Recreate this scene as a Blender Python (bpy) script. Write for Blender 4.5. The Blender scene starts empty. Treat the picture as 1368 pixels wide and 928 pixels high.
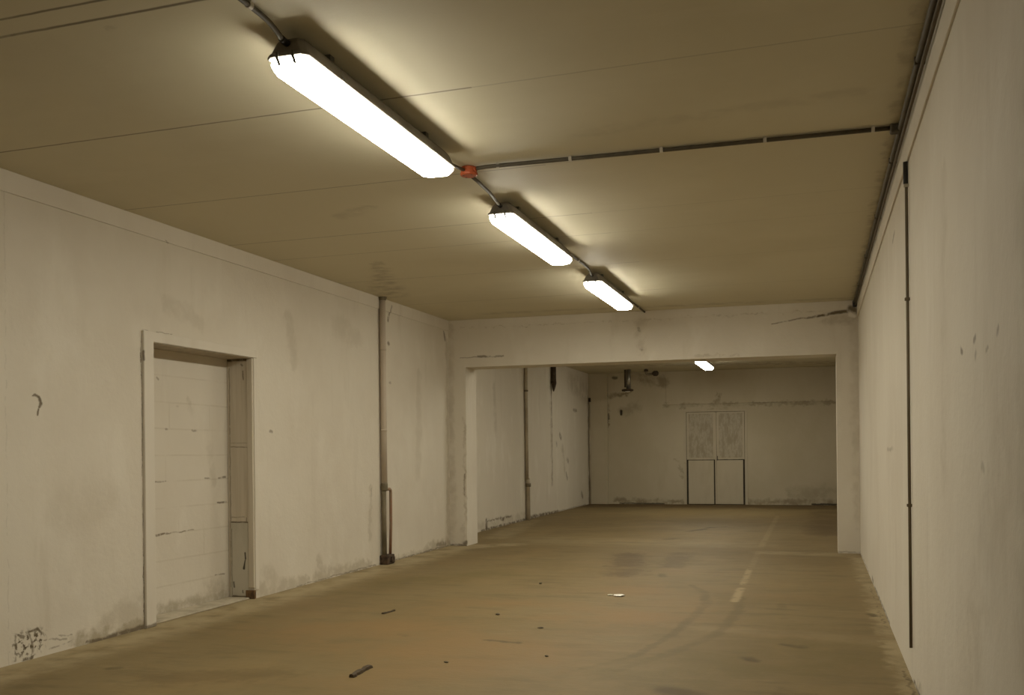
import bpy, bmesh, math, random
from mathutils import Vector, Matrix
random.seed(7)
SC = bpy.context.scene
COL = SC.collection

# ------------------------------------------------------------------ room measures (metres)
XL, XR, ZC = -4.664, 0.486, 2.987          # left wall, right wall, ceiling
YH, HT = 12.384, 0.42                      # partition with the wide opening, its thickness
OX0, OX1, OZ = -4.426, 0.238, 2.362        # the opening
XBL, YB = -4.984, 22.403                   # far room: left wall, end wall
Y0 = -3.0                                  # wall behind the camera
DY0, DY1, DZ = 6.20, 7.575, 2.085          # bricked doorway in the left wall

# ------------------------------------------------------------------ material helpers
def stroke_group():
    g = bpy.data.node_groups.new('Stroke', 'ShaderNodeTree')
    I = g.interface
    for n, t in (('P', 'NodeSocketVector'), ('A', 'NodeSocketVector'), ('B', 'NodeSocketVector'),
                 ('W0', 'NodeSocketFloat'), ('W1', 'NodeSocketFloat'), ('S', 'NodeSocketFloat')):
        I.new_socket(n, in_out='INPUT', socket_type=t)
    I.new_socket('V', in_out='OUTPUT', socket_type='NodeSocketFloat')
    N, L = g.nodes, g.links
    gi, go = N.new('NodeGroupInput'), N.new('NodeGroupOutput')
    def vm(op, a, b=None):
        n = N.new('ShaderNodeVectorMath'); n.operation = op
        L.new(a, n.inputs[0])
        if b is not None: L.new(b, n.inputs[1])
        return n
    def m(op, a, b=None, clamp=False):
        n = N.new('ShaderNodeMath'); n.operation = op; n.use_clamp = clamp
        L.new(a, n.inputs[0])
        if b is not None: L.new(b, n.inputs[1])
        return n.outputs[0]
    pa = vm('SUBTRACT', gi.outputs['P'], gi.outputs['A']).outputs[0]
    ba = vm('SUBTRACT', gi.outputs['B'], gi.outputs['A']).outputs[0]
    t = m('DIVIDE', vm('DOT_PRODUCT', pa, ba).outputs['Value'], vm('DOT_PRODUCT', ba, ba).outputs['Value'], True)
    sc = N.new('ShaderNodeVectorMath'); sc.operation = 'SCALE'
    L.new(ba, sc.inputs[0]); L.new(t, sc.inputs['Scale'])
    d = vm('LENGTH', vm('SUBTRACT', pa, sc.outputs[0]).outputs[0]).outputs['Value']
    w = m('ADD', gi.outputs['W0'], m('MULTIPLY', t, m('SUBTRACT', gi.outputs['W1'], gi.outputs['W0'])))
    mr = N.new('ShaderNodeMapRange'); mr.interpolation_type = 'SMOOTHSTEP'
    L.new(m('DIVIDE', d, w), mr.inputs['Value'])
    mr.inputs['From Min'].default_value = 0.25; mr.inputs['From Max'].default_value = 1.0
    mr.inputs['To Min'].default_value = 1.0; mr.inputs['To Max'].default_value = 0.0
    L.new(m('MULTIPLY', mr.outputs[0], gi.outputs['S']), go.inputs['V'])
    return g
STROKE = stroke_group()

def surface(name, base, mottle=(), layers=(), rough=0.75, bump=(), spec=0.3):
    """base colour; mottle = [(colour, noise scale, stretch, low, high, amount)];
    layers = [(colour, jitter, breakup scale, breakup low, breakup high, strokes)], a stroke = (A, B, w0, w1, strength)"""
    m = bpy.data.materials.new(name); m.use_nodes = True
    N, L = m.node_tree.nodes, m.node_tree.links
    bs = N['Principled BSDF']
    bs.inputs['Roughness'].default_value = rough
    bs.inputs['Specular IOR Level'].default_value = spec
    geo = N.new('ShaderNodeNewGeometry'); P = geo.outputs['Position']
    rgb = N.new('ShaderNodeRGB'); rgb.outputs[0].default_value = (*base, 1); col = rgb.outputs[0]
    def noise(scale, stretch=(1, 1, 1), detail=5, rough_=0.6):
        v = N.new('ShaderNodeVectorMath'); v.operation = 'MULTIPLY'; L.new(P, v.inputs[0])
        v.inputs[1].default_value = stretch
        n = N.new('ShaderNodeTexNoise'); n.inputs['Scale'].default_value = scale
        n.inputs['Detail'].default_value = detail; n.inputs['Roughness'].default_value = rough_
        L.new(v.outputs[0], n.inputs['Vector']); return n
    def ramp(sock, lo, hi, a=0.0, b=1.0):
        r = N.new('ShaderNodeMapRange'); r.interpolation_type = 'SMOOTHSTEP'; L.new(sock, r.inputs['Value'])
        r.inputs['From Min'].default_value = lo; r.inputs['From Max'].default_value = hi
        r.inputs['To Min'].default_value = a; r.inputs['To Max'].default_value = b
        return r.outputs[0]
    def mix(fac, a, c):
        x = N.new('ShaderNodeMix'); x.data_type = 'RGBA'
        L.new(fac, x.inputs['Factor']); L.new(a, x.inputs['A']); x.inputs['B'].default_value = (*c, 1)
        return x.outputs['Result']
    for c, sc, st, lo, hi, amt in mottle:
        col = mix(ramp(noise(sc, st).outputs['Fac'], lo, hi, 0, amt), col, c)
    for c, jit, bsc, blo, bhi, strokes in layers:
        nz = noise(9.0, (1, 1, 1), 4)
        s = N.new('ShaderNodeVectorMath'); s.operation = 'SUBTRACT'
        L.new(nz.outputs['Color'], s.inputs[0]); s.inputs[1].default_value = (.5, .5, .5)
        k = N.new('ShaderNodeVectorMath'); k.operation = 'MULTIPLY_ADD'
        L.new(s.outputs[0], k.inputs[0]); k.inputs[1].default_value = (jit,) * 3; L.new(P, k.inputs[2])
        acc = None
        for A, B, w0, w1, st in strokes:
            g = N.new('ShaderNodeGroup'); g.node_tree = STROKE
            L.new(k.outputs[0], g.inputs['P'])
            if (Vector(A) - Vector(B)).length < 1e-4: B = (B[0] + .001, B[1] + .001, B[2] + .001)
            g.inputs['A'].default_value = A; g.inputs['B'].default_value = B
            g.inputs['W0'].default_value = w0; g.inputs['W1'].default_value = w1; g.inputs['S'].default_value = st
            if acc is None: acc = g.outputs[0]
            else:
                x = N.new('ShaderNodeMath'); x.operation = 'MAXIMUM'
                L.new(acc, x.inputs[0]); L.new(g.outputs[0], x.inputs[1]); acc = x.outputs[0]
        if bsc:
            x = N.new('ShaderNodeMath'); x.operation = 'MULTIPLY'
            L.new(acc, x.inputs[0]); L.new(ramp(noise(bsc, (1, 1, 1), 6).outputs['Fac'], blo, bhi), x.inputs[1]); acc = x.outputs[0]
        col = mix(acc, col, c)
    L.new(col, bs.inputs['Base Color'])
    h = None
    for sc, st, dist in bump:
        b = N.new('ShaderNodeBump'); b.inputs['Distance'].default_value = dist; b.inputs['Strength'].default_value = 1.0
        L.new(noise(sc, st, 6).outputs['Fac'], b.inputs['Height'])
        if h is not None: L.new(h, b.inputs['Normal'])
        h = b.outputs[0]
    if h is not None: L.new(h, bs.inputs['Normal'])
    return m

def plain(name, base, rough=0.6, metal=0.0, var=0.25, sc=14.0):
    m = surface(name, base, [(tuple(c * (1 - var) for c in base), sc, (1, 1, 1), .35, .7, 1.0)], rough=rough, spec=.4)
    m.node_tree.nodes['Principled BSDF'].inputs['Metallic'].default_value = metal
    return m

# ------------------------------------------------------------------ mesh helpers
def box(bm, x0, x1, y0, y1, z0, z1):
    v = [bm.verts.new((x, y, z)) for x in (x0, x1) for y in (y0, y1) for z in (z0, z1)]
    for f in ((0, 1, 3, 2), (4, 6, 7, 5), (0, 4, 5, 1), (2, 3, 7, 6), (0, 2, 6, 4), (1, 5, 7, 3)):
        bm.faces.new([v[i] for i in f])
    return bm
def boxes(*bb):
    bm = bmesh.new()
    for b in bb: box(bm, *b)
    return bm
def tube(bm, pts, r, seg=14, radii=None):
    pts = [Vector(p) for p in pts]; rings = []
    up = None
    for i, p in enumerate(pts):
        d = (pts[min(i + 1, len(pts) - 1)] - pts[max(i - 1, 0)]).normalized()
        if up is None:
            up = Vector((0, 0, 1)) if abs(d.z) < .9 else Vector((1, 0, 0))
        up = (up - d * up.dot(d)).normalized(); s = d.cross(up)
        rr = radii[i] if radii else r
        rings.append([bm.verts.new(p + (up * math.cos(a) + s * math.sin(a)) * rr)
                      for a in (2 * math.pi * k / seg for k in range(seg))])
    for a, b in zip(rings, rings[1:]):
        for k in range(seg):
            f = bm.faces.new((a[k], a[(k + 1) % seg], b[(k + 1) % seg], b[k])); f.smooth = True
    bm.faces.new(rings[0][::-1]); bm.faces.new(rings[-1])
    return bm
def bend(a, c, b, n=6):
    a, c, b = Vector(a), Vector(c), Vector(b)
    return [a * (1 - t) ** 2 + c * 2 * t * (1 - t) + b * t * t for t in (i / n for i in range(n + 1))]
def obj(name, bm, mat, parent=None, bevel=0.0, loc=None):
    bmesh.ops.recalc_face_normals(bm, faces=bm.faces[:])
    me = bpy.data.meshes.new(name); bm.to_mesh(me); bm.free()
    me.materials.append(mat)
    o = bpy.data.objects.new(name, me); COL.objects.link(o)
    if parent: o.parent = parent
    if loc: o.location = loc
    if bevel:
        b = o.modifiers.new('Bevel', 'BEVEL'); b.width = bevel; b.segments = 2; b.limit_method = 'ANGLE'
    return o
def struct(o, label=None):
    o['kind'] = 'structure'
    if label: o['label'] = label
    return o
def empty(name, loc=(0, 0, 0)):
    o = bpy.data.objects.new(name, None); COL.objects.link(o); o.location = loc; o.empty_display_size = .1
    return o
def tag(o, label, cat, group=None):
    o['label'] = label; o['category'] = cat
    if group: o['group'] = group
    return o

# ------------------------------------------------------------------ surface materials
PAINT = (.66, .61, .515)
DIRT = (.135, .103, .062)
def wall_mottle(extra=()):
    return [((.61, .555, .46), .7, (1, 1, 1), .38, .68, .9), ((.70, .655, .565), 2.6, (1, 1, .45), .5, .72, .55),
            ((.54, .485, .39), 5.5, (1, 1, .16), .56, .78, .45)] + list(extra)
WBUMP = [(26, (1, 1, 1), .0018), (3.5, (1, 1, 1), .006)]
X = XL
def yz(x, *s):     # strokes in a plane x = const: (y0, z0, y1, z1, w0, w1, strength)
    return [((x, a, b), (x, c, d), w0, w1, st) for a, b, c, d, w0, w1, st in s]
def xz(y, *s):
    return [((a, y, b), (c, y, d), w0, w1, st) for a, b, c, d, w0, w1, st in s]
def xy(z, *s):
    return [((a, b, z), (c, d, z), w0, w1, st) for a, b, c, d, w0, w1, st in s]

M_LEFT = surface('left_wall_paint', PAINT, wall_mottle(), [
    ((.40, .345, .25), .20, 6, .22, .55, yz(XL,       # soft grime smears with their own outlines
        (5.42, .02, 6.06, .02, .09, .10, 1.0), (5.7, .1, 6.05, .16, .12, .16, .45), (7.7, .05, 8.5, .03, .12, .07, .6),
        (7.75, .2, 7.9, .1, .12, .1, .4), (8.7, .05, 9.9, .04, .12, .07, .65), (8.75, .2, 8.85, .08, .08, .06, .5),
        (11.5, .04, 12.3, .03, .08, .12, .75), (10.5, .03, 11.6, .03, .04, .06, .55), (12.33, .2, 12.33, 2.7, .10, .07, .4),
        (5.3, .9, 5.7, .95, .25, .2, .16), (9.9, .3, 9.95, .9, .06, .05, .45), (11.3, 1.0, 11.35, 2.2, .16, .1, .25),
        (9.2, 2.55, 9.7, 2.45, .2, .1, .25), (8.2, 2.5, 8.3, 2.1, .12, .1, .3), (6.4, 2.4, 6.8, 2.3, .1, .1, .25))),
    (DIRT, .05, 14, .26, .48, yz(XL,
        (5.035, 1.635, 5.06, 1.642, .008, .014, .8), (5.06, 1.642, 5.09, 1.63, .014, .018, .9), (5.09, 1.63, 5.108, 1.59, .018, .020, .95), (5.108, 1.59, 5.09, 1.565, .020, .014, .9), (5.085, 1.55, 5.075, 1.52, .012, .014, .9),
        # cracks running from the crumbled plaster patch
        (5.0, .175, 5.06, .185, .012, .016, .9), (5.06, .185, 5.10, .15, .016, .01, .9), (4.88, .165, 4.885, .02, .010, .010, .5), (4.9, .165, 4.95, .15, .01, .016, .8),
        (5.0, .16, 5.025, .05, .01, .020, .7), (4.95, .012, 5.02, .012, .016, .016, .9),
        (5.12, .1, 5.32, .07, .007, .010, .5), (5.16, .03, 5.36, .045, .008, .007, .5), (5.25, .105, 5.36, .085, .007, .008, .5),
        (5.95, .01, 6.07, .012, .02, .03, .9), (5.7, .012, 5.95, .012, .012, .02, .6),
        # dark line of the board edge beside the doorway
        (6.086, .0, 6.086, .5, .010, .007, .75), (6.086, .5, 6.086, 2.15, .006, .006, .6), (6.084, 1.93, 6.084, 1.99, .014, .014, .8),
        (6.1, 2.165, 6.45, 2.165, .008, .006, .5),
        (10.53, 2.93, 10.44, 2.76, .022, .03, .7), (10.44, 2.50, 10.46, 2.49, .03, .03, .7), (10.46, 2.05, 10.5, 2.05, .02, .02, .4),
        (12.22, 2.83, 12.26, 2.74, .03, .05, .7), (7.85, 1.45, 7.88, 1.445, .02, .02, .6), (6.37, 2.86, 6.40, 2.855, .012, .01, .7),
        (10.35, .02, 10.55, .02, .05, .03, .9), (8.3, .01, 9.3, .01, .008, .014, .5), (9.3, .01, 10.05, .012, .014, .014, .6),
        (10.5, .008, 12.3, .008, .014, .02, .7), (9.95, .86, 9.96, .78, .02, .02, .4), (4.83, 0.0, 4.83, 2.85, .006, .006, .14), (5.5, .008, 6.06, .008, .02, .035, .9),
        (7.6, 1.2, 7.62, 1.1, .01, .01, .2), (11.9, .05, 12.2, .05, .04, .05, .6))),
    ((.12, .09, .052), .08, 30, .50, .60, yz(XL, (4.93, .10, 5.06, .11, .12, .11, 1.0), (4.95, .03, 5.02, .03, .05, .05, .9))),
], bump=WBUMP)

M_RIGHT = surface('right_wall_paint', PAINT, wall_mottle(), [
    ((.42, .365, .27), .2, 5, .3, .65, yz(XR, (3.0, 1.2, 3.6, .6, .3, .25, .3), (4.2, 2.3, 4.3, 1.2, .12, .15, .3),
        (2.6, 2.0, 2.7, .8, .25, .2, .3), (5.0, .05, 5.5, .04, .08, .05, .5), (12.1, 2.4, 12.2, .5, .14, .1, .35), (11.5, 2.9, 12.3, 2.8, .12, .15, .6))),
    (DIRT, .05, 14, .32, .55, yz(XR, (3.74, 1.595, 3.77, 1.60, .018, .022, .7), (3.44, 1.61, 3.48, 1.60, .018, .018, .6),
        (3.03, 1.59, 3.05, 1.585, .018, .02, .6), (3.20, 1.56, 3.24, 1.55, .014, .014, .4), (3.43, 1.56, 3.45, 1.55, .02, .02, .4),
        (3.3, 1.2, 3.34, 1.2, .02, .02, .3), (6.7, 2.62, 6.9, 2.58, .02, .025, .6), (7.0, 1.25, 7.6, 1.24, .02, .02, .4),
        (7.5, .012, 9.4, .012, .02, .02, .8), (5.1, .012, 5.7, .012, .018, .022, .9), (9.6, .03, 9.8, .03, .04, .05, .8),
        (10.4, .02, 12.2, .02, .012, .012, .6), (5.35, .07, 5.4, .05, .02, .02, .5))),
], bump=WBUMP)

M_MID = surface('partition_paint', PAINT, wall_mottle(), [
    ((.40, .34, .25), .15, 5, .3, .62, xz(YH, (-4.64, .1, -4.64, 2.9, .09, .06, .4), (.46, .3, .46, 2.9, .06, .12, .35), (.1, 2.75, .45, 2.8, .06, .12, .6),
        (-4.45, .25, -4.45, 1.7, .03, .03, .55), (-2.09, 2.48, -2.09, 2.85, .08, .12, .45), (-4.5, 2.88, .4, 2.878, .014, .014, .55), (-4.5, .08, -4.46, .3, .06, .04, .5),
        (-1.4, 2.39, -.9, 2.39, .03, .02, .5))),
    (DIRT, .04, 12, .3, .55, xz(YH, (-.50, 2.752, .055, 2.826, .010, .016, .75), (.02, 2.822, .37, 2.868, .022, .032, .98),
        (-4.5, 2.49, -3.92, 2.487, .010, .012, .55), (-4.25, 2.493, -4.08, 2.495, .022, .02, .75), (-4.0, 2.493, -3.9, 2.493, .018, .015, .6),
        (-2.12, 2.77, -2.11, 2.75, .03, .03, .5), (-2.09, 2.52, -2.08, 2.5, .035, .03, .7), (-4.66, .01, -4.45, .01, .02, .03, .8), (-4.46, .03, -4.44, .05, .05, .04, .8),
        (.40, 2.90, .47, 2.86, .05, .05, .9), (.25, .012, .48, .012, .015, .015, .5), (-4.455, .65, -4.455, .95, .015, .015, .6))),
    (( .80, .76, .68), .03, 0, 0, 1, xz(YH, (.40, 2.82, .44, 2.80, .04, .03, .8))),
], bump=WBUMP)

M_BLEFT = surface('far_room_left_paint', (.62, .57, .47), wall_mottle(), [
    ((.30, .25, .17), .2, 5, .3, .6, yz(XBL, (18.9, 2.45, 18.95, .6, .12, .1, .55), (16.9, 2.95, 17.1, 2.0, .16, .1, .3), (14.0, .1, 17, .08, .1, .1, .35),
        (22.3, 2.4, 22.3, .1, .25, .2, .7), (20.5, 2.7, 22.3, 2.5, .3, .4, .4), (15.3, 2.3, 15.4, 1.5, .1, .1, .3), (19.8, 1.3, 20, .8, .15, .1, .4))),
    (DIRT, .06, 12, .3, .55, yz(XBL, (18.95, 2.45, 18.98, 1.7, .05, .03, .9), (18.98, 1.7, 18.98, .65, .03, .04, .6),
        (14.85, .16, 14.86, .0, .05, .09, .98), (14.9, .14, 16.2, .13, .02, .03, .75), (15.6, .13, 15.75, .12, .05, .05, .9), (14.6, .012, 17.0, .012, .03, .04, .9), (17.1, .02, 19.4, .012, .07, .05, .95),
        (19.4, .01, 21.9, .01, .02, .02, .6), (19.6, 1.55, 19.7, 1.5, .09, .08, .7), (19.3, 1.4, 19.35, 1.35, .06, .06, .5), (20.2, 1.05, 20.3, 1.0, .08, .08, .6), (20.1, .75, 20.2, .65, .06, .08, .6),
        (20.8, 2.1, 21.1, 2.1, .06, .05, .6), (21.5, .28, 21.6, .2, .09, .09, .7), (22.36, 2.4, 22.36, 1.5, .09, .09, .95), (22.36, 1.5, 22.36, .1, .05, .05, .5))),
], bump=WBUMP)

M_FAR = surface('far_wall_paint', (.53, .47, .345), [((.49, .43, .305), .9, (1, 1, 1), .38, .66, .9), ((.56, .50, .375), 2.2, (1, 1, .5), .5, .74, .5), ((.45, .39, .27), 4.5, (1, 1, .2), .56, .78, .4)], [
    ((.25, .20, .13), .25, 4, .3, .6, xz(YB, (-4.55, 2.46, -4.07, 2.53, .10, .06, .9), (-4.2, 2.1, -3.9, 2.2, .18, .18, .45), (-3.9, 2.9, -3.3, 2.75, .2, .2, .7), (-3.25, 2.21, .5, 2.21, .07, .07, .6),  # long stroke along the beam's lower edge paints the shadow beneath it
        (-2.1, 2.25, -2.05, 2.4, .1, .08, .8), (-4.4, .08, -2.8, .06, .09, .08, .8), (-1.4, .06, .5, .08, .09, .12, .8), (-4.55, 2.3, -4.55, 1.8, .06, .05, .8), (-.5, .25, .45, .3, .2, .25, .4),
        (-2.3, 2.1, -1.9, 2.12, .06, .08, .5), (-3.0, 1.0, -2.85, .6, .05, .06, .45))),
    ((.03, .022, .014), .05, 0, 0, 1, xz(YB, (-4.245, 2.12, -4.245, 2.04, .045, .04, .98), (-4.42, 2.88, -4.35, 2.88, .06, .05, .7), (-4.3, .015, -3.3, .015, .02, .03, .8), (-.1, .015, .45, .02, .03, .03, .9),
        (-4.545, 2.05, -4.54, 1.95, .04, .04, .6))),
], bump=WBUMP)

M_CEIL = surface('ceiling_paint', (.615, .565, .415), [((.56, .51, .365), .5, (1, 1, 1), .4, .65, .8), ((.64, .59, .445), 1.5, (.3, 1.4, 1), .5, .75, .5)], [
    ((.17, .14, .09), .01, 1.2, .2, .45, xy(ZC, *[q for y, w, s in
        ((3.11, .012, .9), (3.24, .014, .95), (4.45, .011, .8), (5.80, .010, .6), (7.10, .010, .6), (7.80, .009, .5), (9.1, .010, .5), (10.75, .014, .45), (1.9, .012, .7), (.6, .012, .7)) for q in ((XL, y + .11, -1.55, y, w, w, s), (-1.55, y, XR, y - .09, w * .8, w * .8, s * .4))])),
    ((.26, .215, .14), .15, 5, .35, .65, xy(ZC, (-3.8, 8.3, -4.5, 10.1, .08, .3, .55), (-3.3, 6.6, -3.0, 6.4, .12, .1, .3), (-1.2, 5.3, .2, 5.1, .1, .1, .2),
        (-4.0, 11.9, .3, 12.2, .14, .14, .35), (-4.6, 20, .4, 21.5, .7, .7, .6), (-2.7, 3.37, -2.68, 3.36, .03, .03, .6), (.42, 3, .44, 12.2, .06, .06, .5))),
], rough=.6, bump=[(2.0, (.4, 1, 1), .004), (40, (1, 1, 1), .0006)])

M_FLOOR = surface('concrete_floor', (0.196, 0.144, 0.064), [
    ((0.141, 0.104, 0.045), 5.0, (.35, 1.2, 1), .48, .68, .8), ((0.254, 0.189, 0.092), 7.0, (.3, 1.2, 1), .54, .74, .5), ((0.228, 0.152, 0.068), 1.8, (.5, 1, 1), .5, .7, .6),
    ((0.159, 0.111, 0.043), .55, (1, 1, 1), .40, .66, .6), ((0.233, 0.163, 0.069), 1.3, (1, .55, 1), .48, .75, .6),
    ((0.155, 0.106, 0.043), 3.8, (1, .5, 1), .52, .74, .35), ((0.175, 0.122, 0.051), 14, (1, 1, 1), .5, .75, .4)], [
    ((0.227, 0.142, 0.056), .7, 1.1, .32, .66, xy(0, (-3.4, 6.6, -2.2, 6.0, .9, 1.0, .9), (-2.6, 7.6, -1.3, 7.4, .7, .6, .85), (-2.2, 5.2, -1.4, 6.2, .8, .7, .7), (-1.6, 8.8, -1.1, 8.0, .5, .5, .7))),
    ((0.152, 0.112, 0.041), .6, 1.6, .35, .62, xy(0, (-4.2, 8.3, -3.2, 9.6, .5, .6, .7), (-.8, 5.6, .1, 6.4, .7, .6, .8), (-1.7, 10.6, -1.3, 11.6, .5, .5, .7))),
    ((0.380, 0.306, 0.177), .22, 3.5, .25, .6, xy(0, (-4.63, 4.4, -4.63, 12.3, .48, .6, .85), (.475, 2, .475, 12.4, .085, .17, .7), (-4.6, 12.1, -3.9, 12.7, .35, .3, .7), (-.6, 12.3, .4, 12.2, .25, .3, .4),
        (-3.6, 13.4, -1.0, 13.2, .8, .7, .22), (-4.4, 13.6, -4.9, 17, .3, .3, .4), (-1.0, 7.1, .3, 6.9, .12, .3, .18))),
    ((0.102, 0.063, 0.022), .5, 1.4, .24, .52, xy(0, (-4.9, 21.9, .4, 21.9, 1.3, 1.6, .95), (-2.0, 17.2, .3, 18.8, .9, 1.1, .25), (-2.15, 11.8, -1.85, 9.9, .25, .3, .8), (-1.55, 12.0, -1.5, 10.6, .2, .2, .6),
        (-3.6, 14.8, -2.4, 15.6, .5, .5, .3), (.1, 15, .2, 20, .4, .5, .7), (-3.5, 4.8, -3.0, 5.0, .25, .2, .4), (-.1, 5.2, .2, 5.0, .2, .2, .5))),
    ((0.076, 0.051, 0.017), .10, 2.5, .28, .55, xy(0,      # tyre arcs, soft spots and cracks
        (-1.12, 9.25, -.96, 8.85, .05, .06, 0.30), (-.96, 8.85, -.87, 8.2, .06, .06, 0.39), (-.87, 8.2, -.89, 7.6, .06, .06, 0.33), (-.89, 7.6, -.955, 6.7, .06, .05, 0.39), (-.955, 6.7, -1.08, 6.0, .05, .05, 0.36), (-1.08, 6.0, -1.3, 5.6, .05, .04, 0.22),
        (-.62, 8.6, -.59, 7.9, .05, .06, 0.28), (-.59, 7.9, -.65, 6.9, .07, .07, 0.36), (-.65, 6.9, -.86, 6.2, .07, .07, 0.30), (-.86, 6.2, -1.1, 5.6, .07, .05, 0.22), (-.28, 8.3, -.25, 7.6, .05, .05, 0.25),
        (-.2, 6.6, -.1, 6.55, .07, .06, .85), (-.42, 6.15, -.36, 6.05, .06, .06, .8), (.38, 7.95, .41, 7.85, .05, .05, .85), (-.75, 5.2, -.5, 5.1, .14, .1, .8), (-1.85, 15.2, -1.65, 15.7, .09, .08, .9), (-1.65, 15.9, -1.4, 16.2, .08, .06, .9),
        (-2.0, 13.8, -1.85, 14.0, .09, .06, .7), (-1.5, 10.0, -1.45, 9.8, .06, .06, .7), (-2.13, 6.28, -1.88, 6.25, .035, .045, .7), (.45, 9.5, .45, 7.4, .012, .012, .5), (.462, 6.0, .47, 5.0, .016, .016, .8),
        (-2.75, 6.33, -2.72, 6.3, .06, .05, .5), (-4.0, 4.9, -3.97, 4.93, .05, .05, .6), (-2.2, 10.6, -2.18, 10.5, .04, .04, .4))),
    ((0.351, 0.266, 0.140), .03, 7, .30, .52, xy(0, (-.655, 8.35, -.66, 9.15, .055, .055, .85), (-.66, 9.4, -.675, 10.6, .05, .045, .7), (-.67, 10.8, -.68, 12.4, .05, .05, .22), (-.68, 13, -.69, 18.8, .06, .06, .28))),
], rough=.62, spec=.25, bump=[(30, (1, 1, 1), .0012), (4, (1, 1, 1), .004)])

# ------------------------------------------------------------------ room shell
struct(obj('floor', boxes((-5.4, .8, Y0 - .3, YB + .3, -.15, 0)), M_FLOOR))
struct(obj('ceiling', boxes((-5.4, .8, Y0 - .3, YB + .3, ZC, ZC + .15)), M_CEIL))
struct(obj('wall_left', boxes((XL - .30, XL, Y0, DY0, 0, ZC), (XL - .30, XL, DY1, YH, 0, ZC), (XL - .30, XL, DY0, DY1, DZ, ZC)), M_LEFT))
struct(obj('wall_right', boxes((XR, XR + .25, Y0, YB, 0, ZC)), M_RIGHT))
struct(obj('wall_middle', boxes((-5.2, OX0, YH, YH + HT, 0, ZC), (OX1, XR, YH, YH + HT, 0, ZC), (OX0, OX1, YH, YH + HT, OZ, ZC)), M_MID))
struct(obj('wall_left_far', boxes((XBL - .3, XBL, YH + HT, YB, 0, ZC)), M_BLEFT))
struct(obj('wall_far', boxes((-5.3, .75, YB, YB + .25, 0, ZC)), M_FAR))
struct(obj('wall_rear', boxes((-5.2, .75, Y0 - .25, Y0, 0, ZC)), plain('rear_wall_paint', PAINT, .8, 0, .1, 2)))
struct(obj('trim_1', boxes((XL, XL + .012, Y0, YH, 2.853, ZC)), M_LEFT, bevel=.003))
struct(obj('trim_2', boxes((XR - .012, XR, Y0, YH, 2.785, ZC)), M_RIGHT, bevel=.003))
struct(obj('trim_3', boxes((XL + .012, XR - .012, YH - .010, YH, 2.882, ZC)), M_MID, bevel=.003))
struct(obj('trim_4', boxes((XBL, -4.555, YB - .10, YB, 0, ZC)), M_FAR, bevel=.004))                       # corner pilaster
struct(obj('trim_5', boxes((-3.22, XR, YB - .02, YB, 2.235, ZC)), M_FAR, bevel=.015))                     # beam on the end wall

# ------------------------------------------------------------------ door_1: bricked-up doorway
XI = -4.915
M_BLOCK = surface('painted_blocks', (.64, .59, .50), wall_mottle(), [
    ((.46, .40, .30), .012, 3, .25, .55, yz(XI, *[(6.2, z + .004, 7.58, z - .004, .010, .010, .32) for z in (.22, .42, .63, .835, 1.045, 1.25, 1.46, 1.67, 1.88)],
        (6.86, .63, 6.86, .83, .008, .008, .4), (7.2, .42, 7.2, .62, .008, .008, .4), (6.7, 1.05, 6.7, 1.25, .008, .008, .3), (7.3, 1.46, 7.3, 1.66, .008, .008, .3), (6.75, 1.47, 6.75, 1.66, .008, .008, .4))),
    ((.34, .29, .20), .12, 6, .3, .6, yz(XI, (6.5, .04, 7.5, .04, .08, .08, .75), (7.25, .12, 7.5, .08, .14, .16, .5), (6.6, .02, 6.8, .02, .06, .06, .8), (7.0, 1.7, 7.05, 1.6, .05, .05, .3), (7.3, 1.3, 7.35, 1.0, .08, .05, .25))),
    (DIRT, .03, 12, .3, .55, yz(XI, (6.53, 1.045, 6.70, 1.045, .014, .008, .7), (7.22, 1.055, 7.30, 1.055, .010, .010, .6), (7.42, 1.05, 7.53, 1.055, .012, .016, .75), (7.40, .84, 7.53, .835, .010, .014, .85),
        (6.55, .632, 6.72, .63, .016, .010, .85), (6.72, .63, 7.06, .635, .008, .007, .7), (7.36, .222, 7.5, .22, .010, .010, .6), (6.85, 1.647, 6.87, 1.645, .014, .014, .5), (7.05, 1.455, 7.12, 1.45, .012, .012, .6), (6.6, 1.86, 6.62, 1.85, .014, .014, .5), (6.7, 1.46, 6.72, 1.46, .012, .012, .5))),
], bump=WBUMP)
M_CASING = surface('casing_paint', (.66, .61, .52), [((.61, .555, .46), 3, (1, 1, .2), .4, .7, .8)],
    [(DIRT, .03, 10, .3, .5, yz(XL + .02, (6.09, 1.95, 6.09, 2.0, .02, .02, .8), (6.1, .01, 6.2, .01, .02, .03, .8)))], rough=.55)
M_JAMB = surface('jamb_wood', (.60, .54, .44), [((.53, .47, .37), 9, (3, 3, .12), .42, .66, .8)], [
    (DIRT, .02, 16, .25, .5, xz(DY1 - .012, (-4.88, 1.315, -4.70, 1.313, .008, .007, .6), (-4.88, 1.35, -4.72, 1.35, .006, .006, .4), (-4.88, .66, -4.70, .662, .012, .009, .85), (-4.88, .705, -4.75, .706, .008, .006, .5),
        (-4.755, 1.97, -4.75, 1.90, .009, .009, .8), (-4.77, 2.03, -4.76, 2.02, .012, .012, .7), (-4.90, 2.072, -4.70, 2.072, .022, .02, 1), (-4.89, .1, -4.89, 2.0, .012, .010, .55), (-4.73, .06, -4.73, .7, .006, .006, .6)))], rough=.65)
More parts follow.
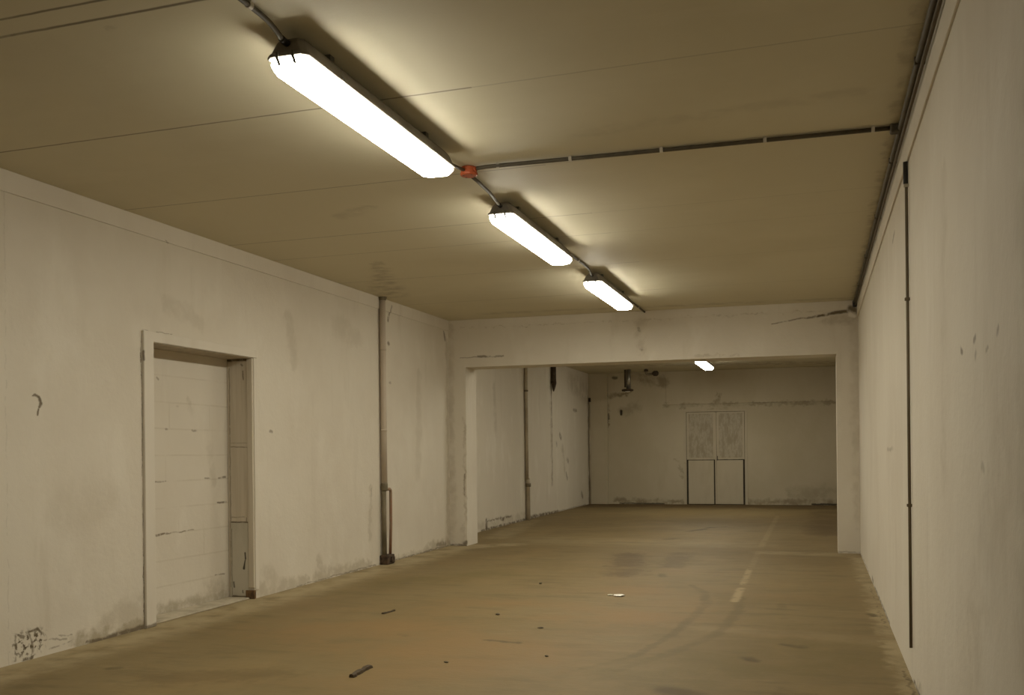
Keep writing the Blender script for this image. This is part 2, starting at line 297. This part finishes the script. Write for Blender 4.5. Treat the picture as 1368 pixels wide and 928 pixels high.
M_PLATE = surface('jamb_plate_metal', (.53, .495, .41), [((.45, .42, .34), 8, (1, 1, .3), .45, .7, .8)], [
    ((.03, .022, .015), .015, 0, 0, 1, xz(DY1 - .02, (-4.745, .40, -4.742, .345, .010, .012, .95), (-4.742, .345, -4.758, .262, .007, .016, .95), (-4.86, .14, -4.855, .10, .012, .014, .7), (-4.77, .07, -4.768, .05, .008, .008, .8))),
    (DIRT, .02, 9, .3, .5, xz(DY1 - .02, (-4.87, .012, -4.70, .012, .018, .018, .9), (-4.875, .03, -4.875, .6, .006, .006, .6)))], rough=.55)
M_RUST = surface('rusty_foot', (.17, .10, .045), [((.08, .05, .028), 20, (1, 1, 1), .4, .6, .9)], rough=.85)
D1 = struct(empty('door_1', (XL, 6.89, 0)), 'bricked-up doorway with white casing in the left wall')
def part(name, bm, mat, parent, bevel=0.0, label=None, kind=None):
    """part whose mesh is written in world coordinates"""
    bmesh.ops.translate(bm, verts=bm.verts[:], vec=-parent.location)
    o = obj(name, bm, mat, parent, bevel)
    if label: o['label'] = label
    return o
part('block_infill', boxes((XI - .12, XI, DY0 - .06, DY1 - .001, 0.001, DZ - .001)), M_BLOCK, D1)
part('casing', boxes((XL + .001, XL + .022, 6.092, DY0 + .003, .001, 2.160), (XL + .001, XL + .014, DY0 + .003, DY1 + .05, DZ + .001, 2.160)), M_CASING, D1, .004)
part('lintel', boxes((XI + .001, XL - .001, DY0 + .001, DY1 - .02, DZ - .005, DZ - .0005)), plain('lintel_wood', (.46, .40, .30), .7), D1, .002)
part('jamb', boxes((XI + .003, XL + .006, DY1 - .012, DY1 - .0005, .001, DZ - .0055), (XL - .045, XL + .006, DY1 - .026, DY1 - .012, .10, DZ - .0055)), M_JAMB, D1, .002, 'bare wooden jamb darker than the casing')
part('casing', boxes((XL + .001, XL + .014, DY1 - .004, DY1 + .05, .077, DZ)), M_CASING, D1, .003)
part('jamb_plate', boxes((XI + .03, XL - .05, DY1 - .020, DY1 - .0125, .012, .655)), M_PLATE, D1, .002, 'grey metal plate with keyhole marks')
part('jamb_foot', boxes((XL - .075, XL + .016, DY1 - .030, DY1 - .003, .001, .075)), M_RUST, D1, .006, 'rusty brown foot of the jamb')
part('threshold', boxes((XI + .005, XL - .03, DY0 + .002, DY1 - .035, .0005, .014)), plain('threshold_concrete', (.50, .44, .33), .8, 0, .3, 6), D1, .006)

# ------------------------------------------------------------------ door_2: double door in the end wall
M_DOOR = surface('door_paint', (.52, .46, .34), [((.47, .41, .295), 6, (1, 1, .3), .4, .7, .8)], [
    (DIRT, .03, 12, .3, .6, xz(YB - .035, (-2.76, .99, -2.15, .99, .012, .010, .8), (-2.08, 1.0, -1.52, 1.0, .010, .012, .8), (-2.78, .9, -2.85, .95, .03, .03, .5)))], rough=.6)
M_GLASS = surface('painted_wire_glass', (.46, .405, .305), [((.33, .28, .19), 11, (1, 1, .35), .45, .62, .8), ((.36, .31, .22), 30, (1, 1, .5), .48, .6, .6)], rough=.5)
M_GAP = plain('dark_rebate', (.05, .04, .028), .9)
D2 = struct(empty('door_2', (-2.14, YB, 0)), 'painted double door in the far end wall')
part('rebate', boxes((-2.775, -1.505, YB - .008, YB - .0005, .001, 2.060)), M_GAP, D2)
part('frame', boxes((-2.835, -2.782, YB - .014, YB - .0005, .001, 2.062), (-1.497, -1.445, YB - .014, YB - .0005, .001, 2.062), (-2.835, -1.445, YB - .014, YB - .0005, 2.064, 2.10)), M_DOOR, D2, .003)
for a, b, g0, g1 in ((-2.772, -2.145, .038, .03), (-2.115, -1.508, .004, .034)):
    lf = part('door_leaf', boxes((a + g0, b - g1, YB - .030, YB - .009, .012, .985), (a + .006, b, YB - .030, YB - .009, 1.0, 2.054)), M_DOOR, D2, .002)
    for nm, z0, z1, mt in (('lower_panel', .12, .90, M_DOOR), ('upper_panel', 1.04, 2.02, M_GLASS)):
        bm = boxes((a + .05, b - .04, YB - .0325, YB - .0303, z0, z1))
        p = part(nm, bm, mt, D2, .0015)
        p.parent = lf
        if nm == 'upper_panel': p['label'] = 'scratched wired-glass panel'
part('astragal', boxes((-2.146, -2.114, YB - .040, YB - .009, .012, 2.05)), M_DOOR, D2, .003)
part('bolt', boxes((-2.10, -2.085, YB - .044, YB - .031, .98, 1.08)), plain('bolt_iron', (.10, .08, .055), .6), D2, .003)

# ------------------------------------------------------------------ lamps
M_HOUS = plain('lamp_housing_grey', (.23, .21, .18), .6, 0, .2)
M_CLIP = plain('clip_steel', (.16, .15, .13), .4, .6)
M_CON = plain('conduit_grey', (.10, .083, .055), .6, 0, .3, 8)
M_DARK = plain('black_gland', (.03, .027, .024), .5)
M_SADDLE = plain('saddle_clip_pale', (.62, .57, .47), .5)
M_DIF = bpy.data.materials.new('lit_diffuser'); M_DIF.use_nodes = True
_b = M_DIF.node_tree.nodes['Principled BSDF']
_b.inputs['Base Color'].default_value = (.8, .8, .78, 1); _b.inputs['Roughness'].default_value = .35
LAMP_L = 50.5
_b.inputs['Emission Color'].default_value = (1.0, .945, .79, 1); _b.inputs['Emission Strength'].default_value = LAMP_L
M_DIFS = M_DIF.copy(); M_DIFS.name = 'lit_diffuser_side'          # the ribbed sides pass less light than the flat bottom
M_DIFS.node_tree.nodes['Principled BSDF'].inputs['Emission Strength'].default_value = LAMP_L * .30
M_END = plain('clear_end_plastic', (.62, .60, .55), .3, 0, .05)

def loft(bm, rings, close=True):
    vs = [[bm.verts.new(p) for p in r] for r in rings]
    n = len(vs[0])
    for a, b in zip(vs, vs[1:]):
        for k in range(n): bm.faces.new((a[k], a[(k + 1) % n], b[(k + 1) % n], b[k]))
    if close: bm.faces.new(vs[0][::-1]); bm.faces.new(vs[-1])
    return bm
def rect_ring(hx, hy, z, c=.02):
    return [(-hx + c, -hy, z), (hx - c, -hy, z), (hx, -hy + c, z), (hx, hy - c, z), (hx - c, hy, z), (-hx + c, hy, z), (-hx, hy - c, z), (-hx, -hy + c, z)]
HL = .875
def make_lamp(loc):
    t = empty('ceiling_light', loc)
    obj('housing', loft(bmesh.new(), [rect_ring(.048, HL - .05, -.028), rect_ring(.064, HL - .02, -.05), rect_ring(.084, HL - .008, -.098), rect_ring(.095, HL, -.104, .024), rect_ring(.095, HL, -.116, .024)]), M_HOUS, t, .003)
    df = obj('diffuser', loft(bmesh.new(), [rect_ring(.0850, HL - .011, -.1165, .030), rect_ring(.0855, HL - .010, -.1265, .031), rect_ring(.0885, HL - .007, -.129, .032), rect_ring(.0880, HL - .012, -.138, .032), rect_ring(.080, HL - .045, -.164, .03), rect_ring(.064, HL - .085, -.175, .03)]), M_DIF, t)
    df.data.materials.append(M_DIFS)
    for p in df.data.polygons:
        if p.normal.z > -.45 and not .3 < p.normal.z < .9: p.material_index = 1
    for sx in (-1, 1):                                        # end clips, two at either end, and latches along the sides
        for ye in (-1, 1):
            bm = bmesh.new()
            loft(bm, [[(sx * .036 + d, ye * y, z) for d in (-.006, .006)] + [(sx * .036 + d, ye * (y + .004), z) for d in (.006, -.006)]
                      for y, z in ((HL + .001, -.098), (HL + .002, -.122), (HL - .010, -.133), (HL - .018, -.146))])
            obj('clip', bm, M_CLIP, t)
    for sx in (-1, 1):
        for y in (-.55, 0, .55):
            bm = bmesh.new()
            loft(bm, [[(sx * x, y + d, z) for d in (-.011, .011)] + [(sx * (x + .003), y + d, z) for d in (.011, -.011)] for x, z in ((.088, -.092), (.0965, -.104), (.0965, -.119))])
            obj('latch', bm, M_CLIP, t)
    for y in (-.55, .55):
        obj('mounting_bracket', boxes((-.045, .045, y - .02, y + .02, -.030, -.001)), M_CLIP, t, .002)
    for ye in (-1, 1):
        obj('cable_gland', tube(bmesh.new(), [(0, ye * (HL - .03), -.062), (0, ye * (HL + .012), -.060), (0, ye * (HL + .03), -.058)], .014, 10), M_DARK, t)
    return t
LX = -2.037
LY = (4.450, 7.300, 10.190, 19.35, 14.30)
LLAB = ('largest lit fluorescent ceiling light, nearest the camera, ending at the orange junction box',
        'lit fluorescent ceiling light second in the row, just past the orange junction box',
        'lit fluorescent ceiling light third in the row, closest to the white cross beam',
        'tiny lit fluorescent light seen below the cross beam on the far room ceiling',
        'lit fluorescent light on the far room ceiling, just behind the white cross beam')
first = make_lamp((LX, LY[0], ZC))
lamps = [first]
for y in LY[1:]:
    c = first.copy(); COL.objects.link(c); c.location = (LX, y, ZC)
    for ch in list(first.children):
        d = ch.copy(); COL.objects.link(d); d.parent = c
    lamps.append(c)
for o, l in zip(lamps, LLAB): tag(o, l, 'light', 'fluorescent ceiling lights')

# ------------------------------------------------------------------ conduits on the ceiling
def saddle_y(p, r):      # clip round a conduit that runs along y, fixed on the ceiling above
    x, y, z = p
    bm = bmesh.new(); n = 8; rings = []
    for dy in (-.011, .011):
        arc = [(x + (r + .003) * math.cos(a), y + dy, z + (r + .003) * math.sin(a)) for a in (math.pi + math.pi * k / n for k in range(n + 1))]
        rings.append([(x - r - .02, y + dy, ZC - .002), (x - r - .003, y + dy, ZC - .004)] + arc + [(x + r + .003, y + dy, ZC - .004), (x + r + .02, y + dy, ZC - .002), (x + r + .003, y + dy, ZC - .001), (x - r - .003, y + dy, ZC - .001)])
    return loft(bm, rings)
def saddle_x(p, r):
    x, y, z = p
    bm = bmesh.new(); n = 8; rings = []
    for dx in (-.009, .009):
        arc = [(x + dx, y + (r + .003) * math.cos(a), z + (r + .003) * math.sin(a)) for a in (math.pi + math.pi * k / n for k in range(n + 1))]
        rings.append([(x + dx, y - r - .016, ZC - .002), (x + dx, y - r - .003, ZC - .004)] + arc + [(x + dx, y + r + .003, ZC - .004), (x + dx, y + r + .016, ZC - .002), (x + dx, y + r + .003, ZC - .001), (x + dx, y - r - .003, ZC - .001)])
    return loft(bm, rings)
def conduit(loc, pts, r, label, clips=(), axis='y', mat=None, group='conduit runs on the ceiling'):
    t = tag(empty('conduit', loc), label, 'conduit', group)
    part('pipe', tube(bmesh.new(), pts, r), mat or M_CON, t)
    for c in clips:
        part('saddle_clip', (saddle_y if axis == 'y' else saddle_x)(c, r), M_SADDLE, t)
    return t
zc = ZC - .016
yg = HL + .028
def gl(i, s): return (LX, LY[i] + s * yg, ZC - .058)
a = gl(0, -1)
conduit((LX, 2, ZC), [(LX - .01, Y0 + .002, zc), (LX - .012, 2, zc), (LX - .012, 3.30, zc)] + bend((LX - .012, 3.40, zc), (LX - .006, 3.48, zc - .004), a), .011,
        'grey conduit from the top edge of the picture to the nearest light', [(LX - .012, 3.33, zc), (LX - .012, 1.6, zc), (LX - .012, -.2, zc)])
JB = (LX + .035, 5.70, ZC)
a = gl(0, 1)
conduit((LX, 5.5, ZC), [a, (LX + .006, a[1] + .1, ZC - .045), (LX + .02, 5.643, ZC - .03)], .010, 'short conduit between the nearest light and the orange junction box')
b = gl(1, -1)
conduit((LX, 6.1, ZC), [(LX + .02, 5.757, ZC - .03), (LX + .01, 5.95, zc - .008), (LX, 6.2, zc - .012), b], .011, 'conduit between the orange junction box and the second light', [])
a, b = gl(1, 1), gl(2, -1)
conduit((LX, 8.7, ZC), [a] + bend((LX, a[1] + .06, ZC - .03), (LX, a[1] + .12, zc), (LX, a[1] + .2, zc)) + bend((LX, b[1] - .2, zc), (LX, b[1] - .12, zc), (LX, b[1] - .06, ZC - .03)) + [b], .011,
        'conduit between the second and third ceiling lights', [(LX, 8.75, zc)])
a = gl(2, 1)
conduit((LX, 11.6, ZC), [a] + bend((LX, a[1] + .06, ZC - .03), (LX, a[1] + .12, zc), (LX, a[1] + .2, zc)) + [(LX, YH - .012, zc)], .011,
        'conduit stub from the third light to the cross beam', [(LX, 11.9, zc)])
yq = 5.672
conduit((-.7, yq, ZC), [(LX + .095, yq, zc - .004), (-1.88, yq, zc), (-.8, yq + .012, zc), (.395, yq + .02, zc)], .012,
        'conduit crossing the ceiling from the orange junction box to the right wall', [(x, yq + .005 + .006 * (x + 1.9), zc) for x in (-1.808, -1.363, -.829, -.255, .309)], 'x')
# corner conduit: two pipes one above the other, fixed to the cornice of the right wall
t = tag(empty('conduit', (.45, 5, ZC)), 'long conduit in the corner where ceiling meets the right wall', 'conduit', 'conduit runs on the ceiling')
part('pipe', tube(bmesh.new(), [(.447, Y0 + .002, ZC - .028), (.447, 4, ZC - .028), (.447, 8, ZC - .028), (.447, YH - .05, ZC - .028)], .0155), M_CON, t)
part('pipe', tube(bmesh.new(), [(.456, Y0 + .002, ZC - .066), (.456, 5.6, ZC - .066), (.456, YH - .012, ZC - .066)], .008), plain('cable_brown', (.13, .105, .07), .7), t)
for y in (-.5, 1.5, 3.2, 4.7, 6.3, 7.8, 9.4, 11.0):
    part('saddle_clip', boxes((.4285, XR - .0125, y - .009, y + .009, ZC - .046, ZC - .0105)), M_CON, t, .003)
part('elbow_box', boxes((.395, .445, yq - .012, yq + .052, ZC - .045, ZC - .002)), M_CON, t, .008)
part('end_box', boxes((.425, .472, YH - .07, YH - .012, ZC - .085, ZC - .010)), M_DARK, t, .010, 'dark end box against the beam')

# orange junction box
M_ORANGE = plain('orange_plastic', (.52, .115, .04), .45, 0, .12)
t = tag(empty('junction_box', JB), 'small round orange junction box on the ceiling after the nearest light', 'junction box')
def lathe(bm, prof, seg=28):
    return loft(bm, [[(r * math.cos(2 * math.pi * k / seg), r * math.sin(2 * math.pi * k / seg), z) for k in range(seg)] for r, z in prof])
obj('body', lathe(bmesh.new(), [(.046, -.001), (.049, -.004), (.050, -.036)]), M_ORANGE, t, .001)
lid = obj('lid', lathe(bmesh.new(), [(.053, -.036), (.054, -.040), (.052, -.050), (.046, -.054)]), M_ORANGE, t, .001)
for k in range(4):
    a = math.pi / 4 + k * math.pi / 2
    bm = lathe(bmesh.new(), [(.005, -.053), (.005, -.056)], 10); bmesh.ops.translate(bm, verts=bm.verts[:], vec=(.036 * math.cos(a), .036 * math.sin(a), 0))
    obj('screw', bm, M_CLIP, lid)
for px, py in ((-.02, -.055), (-.02, .055), (.057, -.028)):
    bm = tube(bmesh.new(), [(px * .8, py * .8, -.024), (px, py, -.022)], .013, 12); obj('inlet', bm, M_ORANGE, t)

# ------------------------------------------------------------------ pipes on the walls
M_PIPE = surface('downpipe_paint', (.53, .455, .365), [((.45, .375, .29), 4, (1, 1, .3), .42, .65, .8)], [
    ((.10, .075, .045), .03, 6, .3, .6, yz(XL + .012, (10.14, 2.95, 10.14, .1, .022, .024, .6)))], rough=.55)  # dark stroke on the left puts the pipe's shadow gap into its colour
M_PIPEDK = surface('pipe_stained', (.20, .165, .105), [((.12, .10, .06), 9, (1, 1, .3), .4, .65, .8)], rough=.7)
M_COPPER = surface('pipe_red_brown', (.30, .165, .10), [((.27, .20, .13), 3, (1, 1, 1), .45, .6, .9)], rough=.6)
t = tag(empty('downpipe', (XL + .05, 10.2, 0)), 'brownish downpipe on the left wall from ceiling to floor with a rusty foot', 'pipe', 'wall pipes')
px, py = XL + .042, 10.20
part('pipe', tube(bmesh.new(), [(px, py, .86), (px, py, 1.9), (px, py, ZC - .001)], .034, 18), M_PIPE, t)
part('lower_pipe', tube(bmesh.new(), [(px - .004, py - .006, .10), (px - .004, py - .006, .86)], .027, 18), M_PIPEDK, t, 0, 'darker stained lower length')
part('coupling', tube(bmesh.new(), [(px, py, .82), (px, py, .835), (px, py, .895), (px, py, .91)], .04, 18, [.034, .039, .039, .034]), M_PIPEDK, t)
part('ceiling_collar', tube(bmesh.new(), [(px, py, ZC - .035), (px, py, ZC - .001)], .046, 18, [.040, .050]), M_PIPEDK, t)
part('branch_pipe', tube(bmesh.new(), [(px + .02, py + .02, .838)] + bend((px + .02, py + .085, .838), (px + .02, py + .125, .838), (px + .02, py + .125, .80)) + [(px + .02, py + .125, .45), (px + .012, py + .115, .10)], .0165, 12), M_COPPER, t, 0, 'thin reddish branch pipe')
bm = boxes((XL + .001, XL + .10, py - .055, py + .135, .001, .105)); box(bm, XL + .10, XL + .118, py + .02, py + .11, .02, .085)
part('foot', bm, surface('rusted_iron', (.10, .065, .04), [((.035, .025, .018), 22, (1, 1, 1), .4, .6, 1.0)], rough=.9), t, .008, 'rusty brown foot')
for z in (1.5, 2.4):
    part('bracket', tube(bmesh.new(), [(px, py, z - .012), (px, py, z + .012)], .0365, 18), M_PIPE, t)

t = tag(empty('conduit', (XR - .012, 5.69, 1.4)), 'thin dark conduit running straight down the right wall', 'conduit')
xw = XR - .0125
M_RPIPE = surface('thin_pipe_dark', (.13, .10, .06), [((.19, .155, .10), 6, (1, 1, .2), .45, .6, .8)], rough=.7)
part('pipe', tube(bmesh.new(), [(xw, 5.688, .19), (xw, 5.685, 1.4), (xw, 5.69, 2.72)], .0080, 12), M_RPIPE, t)
part('coupling', tube(bmesh.new(), [(xw - .003, 5.69, 2.665), (xw - .003, 5.69, 2.68), (xw - .003, 5.69, 2.782)], .0125, 12), M_DARK, t, 0, 'black sleeve at the top')
for z in (2.655, 2.05, .95):
    part('saddle_clip', boxes((XR - .0265, XR - .0005, 5.678, 5.698, z - .008, z + .008)), M_SADDLE if z > 2.5 else M_RPIPE, t, .002)

t = tag(empty('downpipe', (XBL + .05, 17.05, 0)), 'grey downpipe on the far room left wall, seen near the left of the opening', 'pipe', 'wall pipes')
M_FPIPE = surface('far_pipe', (.44, .375, .27), [((.32, .265, .18), 2.2, (1, 1, .8), .45, .6, .9)], rough=.6)
part('pipe', tube(bmesh.new(), [(XBL + .036, 17.05, .72), (XBL + .036, 17.05, ZC - .001)], .031, 14), M_FPIPE, t)
part('lower_sleeve', tube(bmesh.new(), [(XBL + .042, 17.08, .001), (XBL + .042, 17.08, .66), (XBL + .04, 17.06, .74)], .041, 14), M_FPIPE, t)
part('joint_collar', tube(bmesh.new(), [(XBL + .05, 17.075, .60), (XBL + .05, 17.075, .66)], .049, 14), M_PIPEDK, t)
part('bracket', tube(bmesh.new(), [(XBL + .037, 17.05, 2.30), (XBL + .037, 17.05, 2.33)], .036, 14), M_PIPEDK, t)

t = tag(empty('hanging_pipe', (XBL + .06, 18.93, ZC)), 'dark pointed pipe stub hanging high on the far room left wall above a streak', 'pipe')
M_BLK = surface('black_rust', (.055, .038, .022), [((.10, .075, .05), 18, (1, 1, .5), .5, .62, .8)], rough=.8)
part('pipe', tube(bmesh.new(), [(XBL + .058, 18.93, 2.58), (XBL + .058, 18.93, 2.7), (XBL + .058, 18.93, ZC - .001)], .05, 14), M_BLK, t)
part('cone_tip', tube(bmesh.new(), [(XBL + .05, 18.95, 2.40), (XBL + .054, 18.945, 2.46), (XBL + .058, 18.935, 2.56), (XBL + .058, 18.93, 2.60)], .05, 14, [.008, .028, .054, .054]), M_BLK, t)

t = tag(empty('hanging_pipe', (-3.905, 21.5, ZC)), 'short hanging metal pipe ending in a round flange near the far wall', 'pipe')
M_GALV = plain('galvanised_pipe', (.36, .33, .27), .35, .7, .3, 10)
part('pipe', tube(bmesh.new(), [(-3.905, 21.5, 2.56), (-3.905, 21.5, ZC - .001)], .05, 16), M_GALV, t)
part('bracket_bar', boxes((-4.00, -3.962, 21.48, 21.52, 2.60, ZC - .001)), M_BLK, t, .004)
part('flange', tube(bmesh.new(), [(-3.93, 21.5, 2.515), (-3.93, 21.5, 2.525), (-3.93, 21.5, 2.553), (-3.93, 21.5, 2.562)], .13, 24, [.118, .128, .128, .10]), M_BLK, t)
part('flange_glint_disc', tube(bmesh.new(), [(-3.925, 21.49, 2.502), (-3.925, 21.49, 2.5145)], .055, 18), plain('pale_glint', (.9, .88, .8), .35, .0, .05), t)  # near-white disc, the flange's glint given as colour

t = tag(empty('valve', (-3.42, 21.5, ZC)), 'dark rusty valve with bent pipe under the far ceiling, right of the hanging pipe', 'valve')
part('bent_pipe', tube(bmesh.new(), [(-3.52, 21.5, ZC - .001), (-3.52, 21.5, 2.95)] + bend((-3.52, 21.5, 2.92), (-3.52, 21.5, 2.87), (-3.46, 21.5, 2.87)) + [(-3.36, 21.5, 2.875)], .028, 12), M_PIPEDK, t)
part('valve_body', tube(bmesh.new(), [(-3.38, 21.5, 2.885), (-3.35, 21.5, 2.885), (-3.28, 21.5, 2.885), (-3.25, 21.5, 2.885)], .05, 14, [.035, .058, .058, .03]), M_BLK, t)
part('union_nut', tube(bmesh.new(), [(-3.52, 21.5, 2.93), (-3.52, 21.5, 2.975)], .045, 6), M_BLK, t)

t = tag(empty('corner_pipe', (-4.95, 22.27, 0)), 'stained thin pipe in the far left corner of the back room', 'pipe', 'wall pipes')
part('pipe', tube(bmesh.new(), [(XBL + .026, 22.275, .001), (XBL + .026, 22.275, 1.2), (XBL + .026, 22.275, 2.36)], .020, 10), M_FPIPE, t)
part('cap', tube(bmesh.new(), [(XBL + .030, 22.275, 2.34), (XBL + .030, 22.275, 2.43)], .028, 10), M_BLK, t)

# ------------------------------------------------------------------ litter on the floor
def chip(name, loc, size, mat, label, cat, rotz=0.0, group=None, seed=1, sub=2):
    rnd = random.Random(seed)
    bm = bmesh.new(); bmesh.ops.create_icosphere(bm, subdivisions=sub, radius=.5)
    for v in bm.verts:
        v.co *= 1 + rnd.uniform(-.16, .16)
        v.co = Vector((v.co.x * size[0], v.co.y * size[1], v.co.z * size[2]))
    z0 = min(v.co.z for v in bm.verts)
    for v in bm.verts: v.co.z = max(v.co.z - z0, .0) + .0005
    o = obj(name, bm, mat, None, 0, loc); o.rotation_euler.z = rotz
    return tag(o, label, cat, group)
def stick(name, a, b, w, h, mat, label, seed):
    rnd = random.Random(seed)
    a, b = Vector(a), Vector(b); d = b - a; n = 9; L = d.length
    bm = bmesh.new(); rings = []
    for i in range(n + 1):
        x = L * (i / n - .5); ww = w / 2 * (1 + rnd.uniform(-.22, .22)); hh = h * (1 + rnd.uniform(-.2, .15)); off = rnd.uniform(-.1, .1) * w
        rings.append([(x, off - ww, .0008), (x, off + ww, .0008), (x + rnd.uniform(-.004, .004), off + ww * .8, hh * .8), (x, off, hh), (x, off - ww * .8, hh * .75)])
    loft(bm, rings)
    o = obj(name, bm, mat, None, 0, (a + b) / 2); o.rotation_euler.z = math.atan2(d.y, d.x)
    return tag(o, label, 'stick')
M_WOOD = plain('dark_wood', (.075, .05, .024), .8, 0, .4, 40)
M_BIT = plain('dark_crumb', (.12, .095, .055), .9, 0, .4, 60)
stick('wooden_stick', (-2.505, 5.055, 0), (-2.515, 5.315, 0), .034, .022, M_WOOD, 'dark stick of wood lying on the floor nearest the camera', 3)
stick('wood_sliver', (-3.236, 7.085, 0), (-3.208, 7.25, 0), .022, .012, M_WOOD, 'thin dark sliver of wood on the floor opposite the bricked doorway', 5)
chip('paper_scrap', (-1.635, 8.43, 0), (.10, .10, .016), plain('white_paper', (.86, .83, .74), .7, 0, .05), 'white scrap of paper on the middle of the floor', 'scrap', .4, None, 4)
chip('plaster_crumb', (-1.715, 8.45, 0), (.05, .05, .01), plain('pale_plaster', (.62, .60, .46), .8, 0, .1), 'pale flat crumb just left of the white paper scrap', 'crumb', .1, None, 8)
chip('grit_lump', (-2.493, 9.01, 0), (.028, .05, .016), M_BIT, 'small dark lump farthest up the floor, left of the white scrap', 'crumb', 0, 'dark crumbs on the floor', 11)
chip('grit_lump', (-2.353, 7.263, 0), (.03, .045, .013), M_BIT, 'small dark lump mid floor, level with the thin sliver of wood', 'crumb', .5, 'dark crumbs on the floor', 12)
chip('grit_lump', (-1.882, 6.79, 0), (.045, .028, .009), M_BIT, 'flat dark crumb mid floor, up right of the long dark smear', 'crumb', .2, 'dark crumbs on the floor', 13)
chip('grit_lump', (-1.59, 5.87, 0), (.02, .028, .009), M_BIT, 'tiny dark crumb down right of the long dark smear', 'crumb', .9, 'dark crumbs on the floor', 14)
chip('grit_lump', (-2.126, 5.555, 0), (.02, .035, .008), M_BIT, 'tiny dark crumb up right of the dark wooden stick', 'crumb', 1.2, 'dark crumbs on the floor', 15)

# ------------------------------------------------------------------ world, camera, view
W = bpy.data.worlds.new('World'); SC.world = W; W.use_nodes = True
W.node_tree.nodes['Background'].inputs[0].default_value = (0, 0, 0, 1)
F, YAW, ROLL, PY = 1326.68, .29725, -.010286, 600.07
f = Vector((-math.sin(YAW), math.cos(YAW), 0)); r = Vector((math.cos(YAW), math.sin(YAW), 0)); u = Vector((0, 0, 1))
c, s = math.cos(ROLL), math.sin(ROLL)
r2, u2 = r * c + u * s, -r * s + u * c
cam = bpy.data.cameras.new('Camera'); co = bpy.data.objects.new('Camera', cam); COL.objects.link(co)
m = Matrix((r2, u2, -f)).transposed().to_4x4(); m.translation = (0, 0, 1.27); co.matrix_world = m
cam.sensor_fit = 'HORIZONTAL'; cam.sensor_width = 36.0; cam.lens = F / 1368 * 36.0
cam.shift_y = (PY - 464) / 1368; cam.clip_start = .05; cam.clip_end = 100
SC.camera = co
SC.view_settings.view_transform = 'Standard'; SC.view_settings.look = 'None'
SC.view_settings.gamma = 1.0; SC.view_settings.exposure = 0.0; SC.view_settings.use_curve_mapping = False
SC.cycles.max_bounces = 10; SC.cycles.diffuse_bounces = 6; SC.cycles.glossy_bounces = 2; SC.cycles.use_adaptive_sampling = True; SC.cycles.adaptive_threshold = .06; SC.cycles.use_denoising = True
